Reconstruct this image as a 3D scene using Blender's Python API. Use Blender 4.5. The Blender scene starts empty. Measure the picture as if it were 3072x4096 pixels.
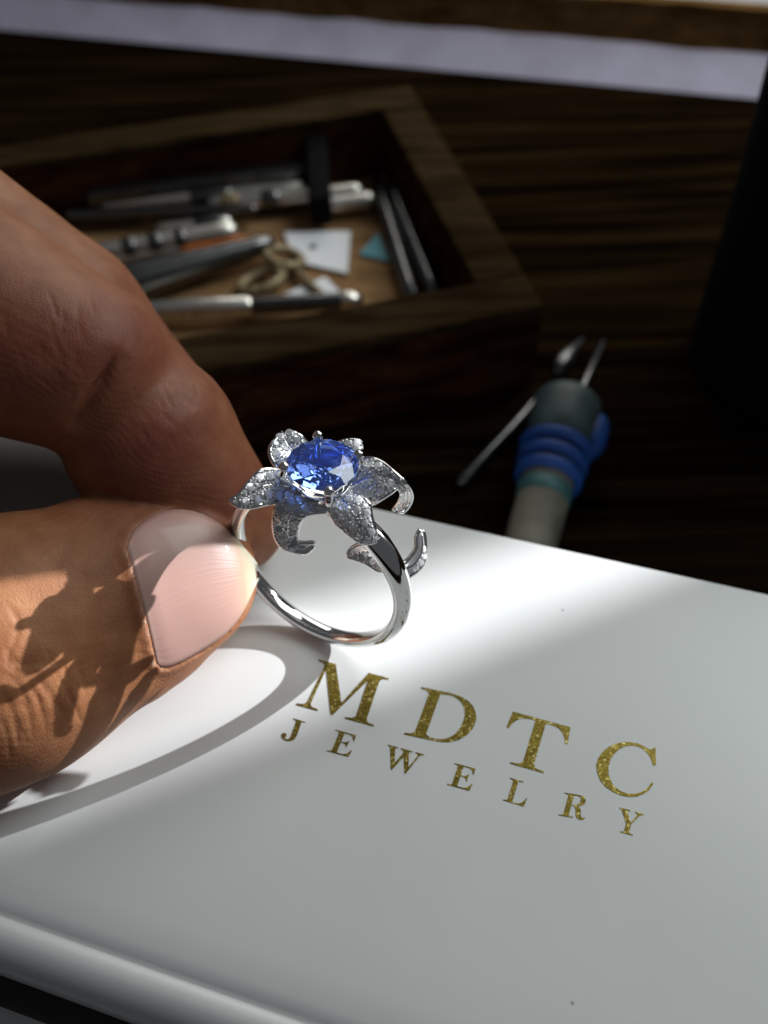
import bpy, bmesh, math, random
import numpy as np
from mathutils import Vector, Matrix

random.seed(7); rng = np.random.default_rng(7)
S = 0.00088                       # one modelling unit in metres
sc = bpy.context.scene
col = sc.collection
A = np.array
def nrm(v):
    v = np.asarray(v, float); return v / np.linalg.norm(v)

# ------------------------------------------------------------------ camera
PITCH, ROLL, FPX, HC = math.radians(52), math.radians(-2), 3200.0, 92.0
_R = A([1, 0, 0.]); FW = A([0, math.cos(PITCH), -math.sin(PITCH)]); _U = A([0, math.sin(PITCH), math.cos(PITCH)])
RT = _R*math.cos(ROLL) + _U*math.sin(ROLL); UP = -_R*math.sin(ROLL) + _U*math.cos(ROLL)
CAM = A([0, 0, HC])
cd = bpy.data.cameras.new('camera'); cam = bpy.data.objects.new('camera', cd); col.objects.link(cam)
m = Matrix.Identity(4)
for i in range(3):
    m[i][0], m[i][1], m[i][2], m[i][3] = RT[i], UP[i], -FW[i], CAM[i]*S
cam.matrix_world = m
cd.sensor_fit = 'VERTICAL'; cd.lens = 5.6; cd.sensor_height = 5.6*4096/FPX; cd.sensor_width = 5.6*3072/FPX
cd.clip_start = 0.002; cd.clip_end = 20
cd.dof.use_dof = True; cd.dof.focus_distance = 88*S; cd.dof.aperture_fstop = 5.6/(1.75*S*1000)
sc.camera = cam

# ------------------------------------------------------------------ light
w = bpy.data.worlds.new('World'); sc.world = w; w.use_nodes = True
wb = w.node_tree.nodes['Background']; wb.inputs[0].default_value = (0.66, 0.68, 0.74, 1); wb.inputs[1].default_value = 0.095
RC = A([-8.28, 53.89, 12.27])                                  # centre of the finger ring
SUN_AZ, SUN_EL = math.radians(24), math.radians(18.5)
SUN = A([math.cos(SUN_EL)*math.cos(SUN_AZ), math.cos(SUN_EL)*math.sin(SUN_AZ), math.sin(SUN_EL)])
def aim(o, loc, tgt):
    o.location = Vector(loc)*S
    o.rotation_euler = (Vector(tgt) - Vector(loc)).to_track_quat('-Z', 'Y').to_euler()
ld = bpy.data.lights.new('sun_beam', 'SPOT'); lo = bpy.data.objects.new('sun_beam', ld); col.objects.link(lo)
QD = A([math.sin(SUN_AZ), -math.cos(SUN_AZ), 0]); SD = np.cross(QD, SUN); SD = SD if SD[2] > 0 else -SD
BT = A([-11.5, 47.0, 9.0]) + QD*(-3.0)                          # what the beam is centred on
by = SD - .22*QD; by /= np.linalg.norm(by); bx = np.cross(by, SUN)
bm_ = Matrix.Identity(4)
for i in range(3):
    bm_[i][0], bm_[i][1], bm_[i][2], bm_[i][3] = bx[i]*.128, by[i], SUN[i], (BT + SUN*1000)[i]*S   # tall narrow beam, as between two curtains
lo.matrix_world = bm_
ld.energy = 80; ld.color = (0.97, 0.98, 1.0); ld.spot_size = math.radians(6.9); ld.spot_blend = 0.4
ld.shadow_soft_size = 4.5*S
ad = bpy.data.lights.new('window_light', 'AREA'); ao = bpy.data.objects.new('window_light', ad); col.objects.link(ao)
aim(ao, (295, 251, 353), (5, 50, 0))
ad.shape = 'RECTANGLE'; ad.size = 0.26; ad.size_y = 0.22; ad.energy = 1.02; ad.color = (0.93, 1.0, 0.985)
bd = bpy.data.lights.new('back_window_light', 'AREA'); bo = bpy.data.objects.new('back_window_light', bd); col.objects.link(bo)
aim(bo, (110, 520, 250), (0, 120, -10))
bd.shape = 'RECTANGLE'; bd.size = 0.34; bd.size_y = 0.14; bd.energy = 0.48; bd.color = (1.0, 0.98, 0.93)
sc.view_settings.view_transform = 'Standard'; sc.view_settings.look = 'None'
sc.view_settings.exposure = 0; sc.view_settings.gamma = 1
sc.render.engine = 'CYCLES'
cy = sc.cycles
cy.use_denoising = True; cy.max_bounces = 14; cy.transmission_bounces = 12; cy.glossy_bounces = 6; cy.diffuse_bounces = 3
cy.sample_clamp_indirect = 4.0; cy.blur_glossy = 0.4; cy.caustics_reflective = True; cy.caustics_refractive = True

# ------------------------------------------------------------------ helpers
def ray(px, py): return FW*FPX + RT*(px - 1536) - UP*(py - 2048)
def PZ(px, py, z=0.0):
    d = ray(px, py); return CAM + d*(z - HC)/d[2]
def PD(px, py, depth): return CAM + ray(px, py)/FPX*depth
def PP(px, py, q, n):
    d = ray(px, py); return CAM + d*(np.dot(q - CAM, n)/np.dot(d, n))
def proj(X):
    d = np.asarray(X) - CAM; z = d @ FW
    return np.stack([1536 + FPX*(d @ RT)/z, 2048 - FPX*(d @ UP)/z], -1)

def mesh(name, verts, faces, mat, parent=None, smooth=True, link=True):
    me = bpy.data.meshes.new(name)
    me.from_pydata([tuple(float(c)*S for c in v) for v in verts], [], [tuple(int(i) for i in f) for f in faces])
    me.update()
    if smooth: me.polygons.foreach_set('use_smooth', [True]*len(me.polygons))
    if mat: me.materials.append(mat)
    o = bpy.data.objects.new(name, me)
    if link: col.objects.link(o)
    if parent: put(o, parent)
    return o
def put(o, parent):
    o.parent = parent; o.matrix_parent_inverse = parent.matrix_world.inverted()
def thing(name, label, cat, loc=(0, 0, 0), group=None):
    o = bpy.data.objects.new(name, None); col.objects.link(o)
    o.location = Vector(tuple(float(c) for c in loc))*S; o.empty_display_size = 0.005
    o.matrix_world = Matrix.Translation(o.location)
    tag(o, label, cat, group); return o
def tag(o, label, cat, group=None):
    o['label'] = label; o['category'] = cat
    if group: o['group'] = group
    return o
def bevel(o, w, seg=3):
    b = o.modifiers.new('bevel', 'BEVEL'); b.width = w*S; b.segments = seg; b.limit_method = 'ANGLE'; return o
def frame_of(d):
    d = nrm(d); h = A([0, 0, 1.]) if abs(d[2]) < .9 else A([1., 0, 0])
    a = nrm(np.cross(h, d)); return a, np.cross(d, a)
def catmull(P, n):
    P = np.asarray(P, float); k = len(P)
    if k == 2:
        t = np.linspace(0, 1, n)[:, None]; return P[0]*(1-t) + P[1]*t
    Q = np.vstack([2*P[0]-P[1], P, 2*P[-1]-P[-2]]); out = []
    for u in np.linspace(0, k-1, n):
        i = min(int(u), k-2); t = u-i; p0, p1, p2, p3 = Q[i:i+4]
        out.append(.5*((2*p1) + (-p0+p2)*t + (2*p0-5*p1+4*p2-p3)*t*t + (-p0+3*p1-3*p2+p3)*t**3))
    return A(out)
def tube(path, rad, n=10, cap=True, flat=None):
    """verts, faces of a tube along path; rad scalar or list; rounded ends when cap"""
    P = np.asarray(path, float); k = len(P); r = np.broadcast_to(np.asarray(rad, float), (k,)).copy()
    if cap:
        t0 = nrm(P[0]-P[1]); t1 = nrm(P[-1]-P[-2]); r0, r1 = r[0], r[-1]
        P = np.vstack([P[0]+t0*r0*.98, P[0]+t0*r0*.7, P, P[-1]+t1*r1*.7, P[-1]+t1*r1*.98])
        r = np.concatenate([[r0*.12, r0*.71], r, [r1*.71, r1*.12]]); k = len(P)
    T = np.gradient(P, axis=0); T /= np.linalg.norm(T, axis=1)[:, None]+1e-12
    a, b = frame_of(T[0]); V = []; F = []
    for i in range(k):
        a = nrm(a - T[i]*np.dot(a, T[i])); b = np.cross(T[i], a)
        for j in range(n):
            q = 2*math.pi*j/n; V.append(P[i] + r[i]*(a*math.cos(q) + b*math.sin(q)))
    for i in range(k-1):
        for j in range(n):
            j2 = (j+1) % n; F.append((i*n+j, i*n+j2, (i+1)*n+j2, (i+1)*n+j))
    F.append(tuple(range(n))[::-1]); F.append(tuple(range((k-1)*n, k*n)))
    return V, F
def join(parts):
    V, F = [], []
    for v, f in parts:
        o = len(V); V += list(v); F += [tuple(i+o for i in g) for g in f]
    return V, F
def boxv(c, ax, ay, az, hx, hy, hz):
    V = [c + ax*hx*i + ay*hy*j + az*hz*k for k in (-1, 1) for j in (-1, 1) for i in (-1, 1)]
    F = [(0, 2, 3, 1), (4, 5, 7, 6), (0, 1, 5, 4), (2, 6, 7, 3), (0, 4, 6, 2), (1, 3, 7, 5)]
    return V, F
def lathe(c, d, prof, n=32, closed=True):
    a, b = frame_of(d); d = nrm(d); V, F = [], []
    for (r, h) in prof:
        for j in range(n):
            q = 2*math.pi*j/n; V.append(c + d*h + r*(a*math.cos(q)+b*math.sin(q)))
    for i in range(len(prof)-1):
        for j in range(n):
            j2 = (j+1) % n; F.append((i*n+j, i*n+j2, (i+1)*n+j2, (i+1)*n+j))
    if closed: F.append(tuple(range(n))[::-1]); F.append(tuple(range((len(prof)-1)*n, len(prof)*n)))
    return V, F
Z = A([0, 0, 1.])

# ------------------------------------------------------------------ materials
class NT:
    def __init__(s, name):
        s.m = bpy.data.materials.new(name); s.m.use_nodes = True; s.t = s.m.node_tree
        s.b = s.t.nodes['Principled BSDF']; s.out = s.t.nodes['Material Output']
    def n(s, typ, **kw):
        x = s.t.nodes.new(typ)
        for k, v in kw.items():
            if k.startswith('i_'): x.inputs[k[2:].replace('_', ' ')].default_value = v
            else: setattr(x, k, v)
        return x
    def l(s, a, b): s.t.links.new(a, b)
    def co(s, scale=(1, 1, 1), rot=(0, 0, 0)):
        tc = s.n('ShaderNodeTexCoord'); mp = s.n('ShaderNodeMapping'); mp.inputs['Scale'].default_value = scale; mp.inputs['Rotation'].default_value = rot
        s.l(tc.outputs['Object'], mp.inputs['Vector']); return mp.outputs[0]
    def noise(s, vec, scale, detail=4, rough=.55):
        x = s.n('ShaderNodeTexNoise', i_Scale=scale, i_Detail=detail, i_Roughness=rough); s.l(vec, x.inputs['Vector']); return x.outputs['Fac']
    def ramp(s, fac, stops):
        x = s.n('ShaderNodeValToRGB'); r = x.color_ramp
        while len(r.elements) < len(stops): r.elements.new(.5)
        for e, (p, c) in zip(r.elements, stops): e.position = p; e.color = (*c, 1) if len(c) == 3 else c
        s.l(fac, x.inputs[0]); return x.outputs[0]
    def mix(s, a, b, fac, mode='MIX'):
        x = s.n('ShaderNodeMix', data_type='RGBA', blend_type=mode)
        for v, i in ((fac, 0), (a, 6), (b, 7)):
            if hasattr(v, 'is_output'): s.l(v, x.inputs[i])
            else: x.inputs[i].default_value = v if i == 0 else (*v, 1)
        return x.outputs[2]
    def bump(s, h, strength, dist, prev=None):
        x = s.n('ShaderNodeBump'); x.inputs['Strength'].default_value = strength; x.inputs['Distance'].default_value = dist*S
        s.l(h, x.inputs['Height'])
        if prev: s.l(prev, x.inputs['Normal'])
        return x.outputs[0]
    def set(s, **kw):
        for k, v in kw.items():
            i = s.b.inputs[k.replace('_', ' ')]
            if hasattr(v, 'is_output'): s.l(v, i)
            else: i.default_value = (*v, 1) if isinstance(v, tuple) and len(v) == 3 and i.type == 'RGBA' else v
        return s
def plain(name, c, rough=.5, metal=0, var=.15, scale=400, bump=0):
    t = NT(name); v = t.co(); f = t.noise(v, scale)
    lo = tuple(x*(1-var) for x in c); hi = tuple(min(1, x*(1+var)) for x in c)
    t.set(Base_Color=t.ramp(f, [(.3, lo), (.7, hi)]), Roughness=rough, Metallic=metal)
    if bump: t.set(Normal=t.bump(f, .5, bump))
    return t.m
def wood(name, dark, mid, light, ang=0, sx=12, sy=260, rough=.45, bump=.12, spec=0.0):
    t = NT(name); v = t.co((sx, sy, sy), (0, 0, ang)); f = t.noise(v, 1, 7, .62)
    v2 = t.co((sx*3, sy*4, sy*4), (0, 0, ang)); g = t.noise(v2, 1, 3)
    c = t.ramp(f, [(.34, dark), (.5, mid), (.68, light)])
    c = t.mix(c, t.ramp(g, [(.35, (.35, .35, .35)), (.6, (1, 1, 1))]), .55, 'MULTIPLY')
    t.set(Base_Color=c, Roughness=rough, Normal=t.bump(f, .4, bump), Specular_IOR_Level=spec); return t.m
M = {}
M['table'] = wood('dark_walnut', (.0025, .0014, .0007), (.011, .006, .0024), (.032, .017, .0065), math.radians(6), rough=.62)
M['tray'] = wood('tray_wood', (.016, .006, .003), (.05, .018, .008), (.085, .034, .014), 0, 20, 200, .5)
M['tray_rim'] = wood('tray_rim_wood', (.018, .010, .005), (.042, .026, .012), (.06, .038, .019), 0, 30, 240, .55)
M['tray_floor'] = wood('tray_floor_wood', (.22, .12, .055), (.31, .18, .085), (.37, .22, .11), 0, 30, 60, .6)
# paper-wrapped lid: faint ribbed paper grain, specks
t = NT('white_coated_paper'); v = t.co((1, 1, 1), (0, 0, math.radians(-33)))
wv = t.n('ShaderNodeTexWave', i_Scale=1100, i_Distortion=.3, i_Detail=1); t.l(v, wv.inputs['Vector'])
nz = t.noise(t.co(), 60, 3); nf = t.noise(t.co(), 1700, 2); vo = t.n('ShaderNodeTexVoronoi', i_Scale=130); t.l(t.co(), vo.inputs['Vector'])
spk = t.ramp(vo.outputs['Distance'], [(.016, (.3, .3, .31)), (.032, (1, 1, 1))])
gate = t.ramp(t.noise(t.co(), 170, 1), [(.46, (1, 1, 1)), (.50, (0, 0, 0))])
spk = t.mix(spk, (1, 1, 1), gate)
c = t.mix(t.ramp(nz, [(.3, (.765, .78, .775)), (.7, (.80, .805, .80))]), spk, 1.0, 'MULTIPLY')
b = t.bump(wv.outputs['Fac'], .09, .02); b = t.bump(nf, .15, .02, b)
t.set(Base_Color=c, Roughness=.34, Normal=b, Specular_IOR_Level=.5); M['lid'] = t.m
M['gap_shade'] = plain('painted_gap_shade', (.03, .028, .026), .8)  # near-black colour paints in the shade of the gap under the lid
# gold foil print
t = NT('gold_foil'); vo = t.n('ShaderNodeTexVoronoi', i_Scale=5200); t.l(t.co((1, 1, 1), (0, 0, .4)), vo.inputs['Vector'])
sp = t.n('ShaderNodeSeparateColor'); t.l(vo.outputs['Color'], sp.inputs[0])
c = t.ramp(sp.outputs[0], [(.0, (.15, .105, .014)), (.5, (.23, .165, .026)), (.85, (.33, .25, .045)), (.98, (.65, .55, .22))])
t.set(Base_Color=c, Metallic=.75, Roughness=.42, Normal=t.bump(sp.outputs[1], .6, .06)); M['gold'] = t.m
# metals and stones
t = NT('white_gold'); f = t.noise(t.co((300, 300, 300)), 1, 3)
t.set(Base_Color=(.86, .855, .85), Metallic=1.0, Roughness=.07, Normal=t.bump(f, .08, .02)); M['silver'] = t.m
t = NT('pave_metal'); f = t.noise(t.co(), 2600, 3)
t.set(Base_Color=(.92, .92, .93), Metallic=.75, Roughness=.2, Normal=t.bump(f, .25, .04)); M['pave'] = t.m
def glass(name, colr, ior, rough=0.0, trans=1.0):
    t = NT(name); t.set(Base_Color=colr, Roughness=rough, IOR=ior, Transmission_Weight=trans); return t.m
t = NT('diamond'); oi = t.n('ShaderNodeObjectInfo'); t.set(Base_Color=t.ramp(oi.outputs['Random'], [(0, (.62, .64, .67)), (.6, (.95, .96, .98)), (1, (1, 1, 1))]), Roughness=.02, IOR=2.4, Transmission_Weight=.34); M['diamond'] = t.m
M['sapphire'] = glass('blue_sapphire', (.20, .35, 1.0), 1.77, 0, .97)
# skin
t = NT('skin'); v = t.co()
big = t.noise(v, 90, 3); mid = t.noise(v, 420, 4); fine = t.noise(v, 1500, 3)
vo = t.n('ShaderNodeTexVoronoi', feature='DISTANCE_TO_EDGE', i_Scale=2700); t.l(t.co((1, 1.0, .6), (.4, .5, .2)), vo.inputs['Vector'])
wf = t.n('ShaderNodeTexWave', i_Scale=620, i_Distortion=9, i_Detail=2, i_Detail_Scale=.25); t.l(t.co((1, 1, 1), (.3, .9, .5)), wf.inputs['Vector'])
c = t.ramp(big, [(.3, (.28, .110, .048)), (.55, (.385, .168, .076)), (.75, (.45, .215, .102))])
at = t.n('ShaderNodeAttribute', attribute_name='flush_shade')
c = t.mix(c, (.235, .062, .042), at.outputs['Fac'])  # dark red: skin redness, with the index finger's shade painted in
at2 = t.n('ShaderNodeAttribute', attribute_name='dry'); dm_ = t.n('ShaderNodeMath', operation='MULTIPLY'); t.l(at2.outputs['Fac'], dm_.inputs[0]); t.l(t.ramp(t.noise(t.co(), 1300, 3), [(.36, (.1, .1, .1)), (.62, (1, 1, 1))]), dm_.inputs[1])
c = t.mix(c, (.56, .44, .36), dm_.outputs[0])
c = t.mix(c, t.ramp(mid, [(.3, (.70, .60, .55)), (.7, (1, 1, 1))]), .8, 'MULTIPLY')
b = t.bump(t.ramp(vo.outputs['Distance'], [(0, (0, 0, 0)), (.16, (1, 1, 1))]), .28, .05); b = t.bump(fine, .5, .06, b); b = t.bump(mid, .15, .12, b); b = t.bump(wf.outputs['Fac'], .22, .07, b)
t.set(Base_Color=c, Roughness=.52, Normal=b, Subsurface_Weight=.35, Subsurface_Radius=(1.6, .55, .3), Subsurface_Scale=1.2*S, Specular_IOR_Level=.32)
M['skin'] = t.m
t = NT('nail'); uv = t.n('ShaderNodeUVMap'); sx = t.n('ShaderNodeSeparateXYZ'); t.l(uv.outputs[0], sx.inputs[0])
f = t.noise(t.co(), 200, 3)
ad_ = t.n('ShaderNodeMath', operation='MULTIPLY_ADD'); t.l(f, ad_.inputs[0]); ad_.inputs[1].default_value = .06; t.l(sx.outputs[0], ad_.inputs[2])
c = t.ramp(ad_.outputs[0], [(.0, (.58, .40, .35)), (.10, (.54, .32, .275)), (.70, (.56, .34, .285)), (.82, (.56, .38, .27)), (.87, (.58, .50, .34)), (.97, (.62, .58, .47))])
rv = t.n('ShaderNodeCombineXYZ'); mm = t.n('ShaderNodeMath', operation='MULTIPLY'); t.l(sx.outputs[1], mm.inputs[0]); mm.inputs[1].default_value = 45
m2 = t.n('ShaderNodeMath', operation='MULTIPLY'); t.l(sx.outputs[0], m2.inputs[0]); m2.inputs[1].default_value = 1.2
t.l(m2.outputs[0], rv.inputs[0]); t.l(mm.outputs[0], rv.inputs[1]); rid = t.noise(rv.outputs[0], 1, 3)
t.set(Base_Color=c, Roughness=.42, Normal=t.bump(rid, .4, .10), Subsurface_Weight=.25, Subsurface_Radius=(1.2, .6, .4), Subsurface_Scale=.6*S, Coat_Weight=.15); M['nail'] = t.m
M['steel'] = plain('tool_steel', (.80, .77, .70), .33, 1.0, .2, 900)
M['dark_steel'] = plain('dark_steel', (.14, .14, .14), .26, .95, .2)
M['black'] = plain('black_plastic', (.006, .006, .007), .6, 0, .2)
M['soft_black'] = plain('black_rubber', (.0035, .0035, .004), .8, 0, .2); M['soft_black'].node_tree.nodes['Principled BSDF'].inputs['Specular IOR Level'].default_value = .08
M['card'] = plain('white_card', (.82, .83, .86), .7, 0, .05)
M['teal_card'] = plain('teal_card', (.12, .36, .42), .7, 0, .1)
M['orange'] = plain('orange_plastic', (.40, .11, .02), .5)
M['brass'] = plain('brass_wire', (.26, .20, .11), .5, .35, .2)
M['blue_rubber'] = plain('blue_rubber', (.012, .08, .36), .55, 0, .2)
M['grey_teal'] = plain('grey_teal_plastic', (.07, .11, .11), .5, 0, .3, 150)
M['cream'] = plain('cream_sleeve', (.20, .19, .15), .6, 0, .75, 55)
M['teal'] = plain('teal_paint', (.05, .16, .17), .5, 0, .2)
M['board_white'] = plain('old_white_paint', (.74, .68, .86), .6, 0, .12, 60)
M['board_brown'] = wood('bare_ledge_wood', (.10, .045, .016), (.26, .14, .05), (.36, .21, .08), 0, 20, 120)
M['wall_white'] = plain('white_plaster', (.5, .5, .49), .7, 0, .04, 40)

# ------------------------------------------------------------------ table and the ledge behind it
ZT = -38.0
o = mesh('table_top', [(-900, -300, ZT), (900, -300, ZT), (900, 900, ZT), (-900, 900, ZT)], [(0, 1, 2, 3)], M['table'], smooth=False); o['kind'] = 'structure'
e0 = PZ(0, 118, ZT); e1_ = PZ(2980, 392, ZT); du = nrm((e1_ - e0)*A([1, 1, 0])); dv = np.cross(Z, du)
def strip(name, z0, z1, d0, d1, mat, rough_edge=0, parent=None, slope=0):
    n = 90; V = []; F = []; L0, L1 = -420, 900
    for i in range(n):
        s_ = L0 + (L1-L0)*i/(n-1); j = (rng.random()-.5)*rough_edge if rough_edge else 0
        for (zz, dd) in ((z0, d0), (z1+j, d0+slope), (z1+j*.3, d1), (z0, d1)): V.append(e0 + du*s_ + dv*dd + Z*(zz-ZT))
    for i in range(n-1):
        for k in range(4): F.append((i*4+k, i*4+(k+1) % 4, i*4+4+(k+1) % 4, i*4+4+k))
    F += [(3, 2, 1, 0), tuple(range((n-1)*4, n*4))]
    return mesh(name, V, F, mat, parent, smooth=False)
ledge = thing('window_ledge', 'white painted ledge with a bare brown wooden top edge behind the tray', 'ledge', e0)
strip('painted_front', ZT, ZT+10, 0, 30, M['board_white'], 1.2, ledge, 9)
strip('bare_wood_edge', ZT+.2, ZT+23, 10.5, 16, M['board_brown'], .8, ledge)
strip('sill', ZT+.4, ZT+22.6, 16.2, 61, M['wall_white'], 0, ledge)
wl = strip('plaster_wall', ZT, ZT+75, 62, 90, M['wall_white'], 0); tag(wl, 'pale plaster wall glimpsed above the ledge at the top corner', 'wall')

# ------------------------------------------------------------------ jewellery box
b0, b1 = PZ(1500, 2018), PZ(3072, 2393); f0, f1 = PZ(0, 3681), PZ(1302, 4096)
bu = nrm(nrm(b1-b0) + nrm(f1-f0)); bv = np.cross(Z, bu)       # right, away
vb = np.dot((b0+b1)/2, bv); vf = np.dot((f0+f1)/2, bv); u0, u1 = -95.0, 95.0
jb = thing('jewelry_box', 'white paper covered jewelry box with gold serif lettering on its lid', 'box', bu*((u0+u1)/2)+bv*((vb+vf)/2)+Z*ZT)
cc = bu*((u0+u1)/2) + bv*((vb+vf)/2)
pf = [(vb, -8.4), (vb, 0), (vf+9, 0), (vf+4.5, -.06), (vf+1.8, -.30), (vf+.5, -.75), (vf+.12, -1.15), (vf-.10, -1.15), (vf-.45, -.75), (vf-1.1, -.62), (vf-2.0, -.85), (vf-3.2, -1.7), (vf-4.1, -3.0), (vf-4.6, -4.8), (vf-4.8, -8.4)]
LV = [bu*u_ + bv*v_ + Z*z_ for u_ in (u0, u1) for v_, z_ in pf]; k = len(pf)
lid = bevel(mesh('lid', LV, [tuple(range(k)), tuple(range(2*k-1, k-1, -1))] + [(i, k+i, k+(i+1) % k, (i+1) % k) for i in range(k)], M['lid'], jb, True), .5, 4)
lid.data.set_sharp_from_angle(angle=math.radians(50)); lid.modifiers['bevel'].angle_limit = math.radians(60)
def slab(name, v0, v1, z0, z1, mat, bw, ins=0):
    return bevel(mesh(name, *boxv(bu*((u0+u1)/2) + bv*((v0+v1)/2) + Z*((z0+z1)/2), bu, bv, Z, (u1-u0)/2-ins, (v1-v0)/2, (z1-z0)/2), mat, jb, False), bw, 3)
slab('gap_shade_wall', vf-7.4, vb-2.0, -14.5, -9.0, M['gap_shade'], .3, 2)  # dark wall in the gap, the gap's shade painted into its colour
slab('base', vf-15, vb-.6, ZT, -14.6, M['lid'], .8)
GL = {
'M': ([[(.08,1),(.42,1),(.78,.27),(1.07,1),(1.46,1),(1.46,.97),(1.35,.95),(1.31,.88),(1.31,.1),(1.35,.045),(1.47,.03),(1.47,0),(.93,0),(.93,.03),(1.06,.05),(1.11,.1),(1.10,.84),(.70,0),(.66,0),(.285,.84),(.245,.1),(.28,.045),(.41,.03),(.41,0),(0,0),(0,.03),(.12,.05),(.175,.1),(.235,.9),(.2,.95),(.08,.97)]],
      [((.08,1),(1268.8,2636)),((0,0),(1190.7,2820.9)),((1.47,0),(1488,2904.8)),((1.46,1),(1562,2714.8))]),
'D': ([[(0,1),(.5,1),(.63,.99),(.75,.96),(.87,.91),(.97,.83),(1.05,.71),(1.09,.60),(1.1,.5),(1.08,.37),(1.02,.24),(.93,.13),(.81,.05),(.67,.01),(.52,0),(0,0),(0,.03),(.12,.05),(.165,.1),(.165,.9),(.12,.95),(0,.97)],
       [(.36,.93),(.5,.955),(.6,.945),(.7,.90),(.79,.82),(.85,.72),(.885,.61),(.89,.5),(.88,.37),(.84,.24),(.77,.14),(.67,.07),(.54,.045),(.42,.055),(.36,.1)]],
      [((0,1),(1686,2748.5)),((0,0),(1615,2937.6)),((1.1,.52),(1903,2890))]),
'T': ([[(.02,1),(1.07,1),(1.09,.66),(1.05,.655),(1.02,.76),(.95,.86),(.87,.92),(.75,.945),(.64,.945),(.64,.12),(.67,.06),(.72,.04),(.84,.03),(.84,0),(.25,0),(.25,.03),(.37,.04),(.42,.06),(.45,.12),(.45,.945),(.34,.945),(.22,.92),(.14,.86),(.07,.76),(.04,.655),(0,.66)]],
      [((.02,1),(2049.5,2846.4)),((1.07,1),(2284,2909)),((.25,0),(2043,3054.8)),((.84,0),(2172.5,3093))]),
'C': ([[(.99,.98),(1.02,.63),(.975,.62),(.94,.73),(.87,.84),(.78,.92),(.68,.965),(.58,.97),(.47,.94),(.37,.87),(.29,.77),(.24,.65),(.215,.5),(.23,.36),(.28,.23),(.36,.13),(.47,.06),(.6,.03),(.72,.045),(.83,.1),(.92,.19),(.975,.30),(1.01,.28),(.95,.16),(.86,.065),(.75,0),(.62,-.025),(.48,-.015),(.34,.03),(.2,.11),(.1,.22),(.03,.36),(0,.5),(.02,.64),(.08,.77),(.17,.88),(.28,.96),(.4,1.01),(.52,1.03),(.66,1.02),(.78,.985),(.88,.93),(.93,.935),(.955,.975)]],
      [((0,.5),(2385.6,3063)),((.5,1.03),(2505,2962)),((.62,-.025),(2522,3188)),((.99,.97),(2630.6,2998)),((1.01,.28),(2606,3131))]),
'J': ([[(.2,1),(.68,1),(.68,.97),(.57,.95),(.54,.9),(.54,.3),(.5,.13),(.4,.01),(.24,-.03),(.09,.02),(.0,.14),(.02,.24),(.1,.28),(.18,.24),(.19,.15),(.16,.08),(.22,.03),(.3,.07),(.345,.2),(.345,.9),(.31,.95),(.2,.97)]],
      [((.2,1),(1177,2875)),((.68,1),(1220.5,2887)),((0,.16),(1119,2937.5)),((.2,-.03),(1146,2964))]),
'E': ([[(0,1),(.83,1),(.84,.72),(.8,.72),(.72,.9),(.6,.95),(.4,.95),(.38,.93),(.38,.565),(.5,.56),(.6,.6),(.63,.68),(.665,.68),(.665,.36),(.63,.36),(.6,.46),(.5,.51),(.38,.51),(.38,.07),(.42,.05),(.62,.05),(.76,.12),(.86,.3),(.9,.3),(.86,0),(0,0),(0,.035),(.13,.05),(.17,.1),(.17,.9),(.13,.95),(0,.965)]],
      [((0,1),(1342,2919)),((0,0),(1308,3004)),((.86,0),(1392.7,3028)),((.84,.98),(1426,2943))]),
'W': ([[(0,1),(.4,1),(.4,.965),(.31,.94),(.31,.88),(.47,.32),(.645,.82),(.6,.93),(.5,.965),(.5,1),(.95,1),(.95,.965),(.86,.94),(.85,.88),(1.0,.3),(1.185,.86),(1.17,.93),(1.07,.965),(1.07,1),(1.4,1),(1.4,.965),(1.3,.93),(1.245,.86),(.98,0),(.93,0),(.705,.66),(.455,0),(.41,0),(.12,.88),(.09,.95),(0,.965)]],
      [((0,1),(1551.8,2978.5)),((1.4,1),(1697,3018.5)),((.43,0),(1565,3080)),((.955,0),(1620,3093))]),
'E2': (None, [((0,1),(1818,3051)),((0,0),(1787,3139.5)),((.86,0),(1878,3162)),((.84,.98),(1902,3078))]),
'L': ([[(0,1),(.55,1),(.55,.965),(.4,.95),(.36,.9),(.36,.08),(.4,.05),(.6,.05),(.74,.14),(.84,.36),(.88,.36),(.84,0),(0,0),(0,.035),(.12,.05),(.16,.1),(.16,.9),(.12,.95),(0,.965)]],
      [((0,1),(2040,3111)),((0,0),(2012,3201)),((.84,0),(2095,3226.4))]),
'R': ([[(0,1),(.5,1),(.68,.97),(.79,.88),(.82,.76),(.78,.63),(.68,.55),(.58,.52),(.68,.46),(.74,.34),(.77,.18),(.81,.08),(.87,.05),(.92,.09),(.95,.07),(.9,-.02),(.8,-.04),(.68,.0),(.6,.1),(.57,.26),(.52,.42),(.44,.49),(.355,.49),(.355,.1),(.39,.05),(.52,.035),(.52,0),(0,0),(0,.035),(.12,.05),(.16,.1),(.16,.9),(.12,.95),(0,.965)],
       [(.355,.93),(.46,.95),(.57,.93),(.635,.84),(.635,.7),(.57,.58),(.46,.54),(.355,.54)]],
      [((0,1),(2259,3170.5)),((0,0),(2232.7,3261)),((.95,.07),(2340,3272))]),
'Y': ([[(0,1),(.45,1),(.45,.965),(.36,.94),(.36,.88),(.56,.5),(.735,.86),(.73,.93),(.62,.965),(.62,1),(1.0,1),(1.0,.965),(.88,.93),(.8,.84),(.585,.42),(.585,.1),(.62,.05),(.74,.035),(.74,0),(.24,0),(.24,.035),(.35,.05),(.39,.1),(.39,.42),(.14,.88),(.1,.94),(0,.965)]],
      [((0,1),(2476,3230)),((1,1),(2579,3257)),((.24,0),(2481,3327.7)),((.74,0),(2529,3343))]),
}
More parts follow.
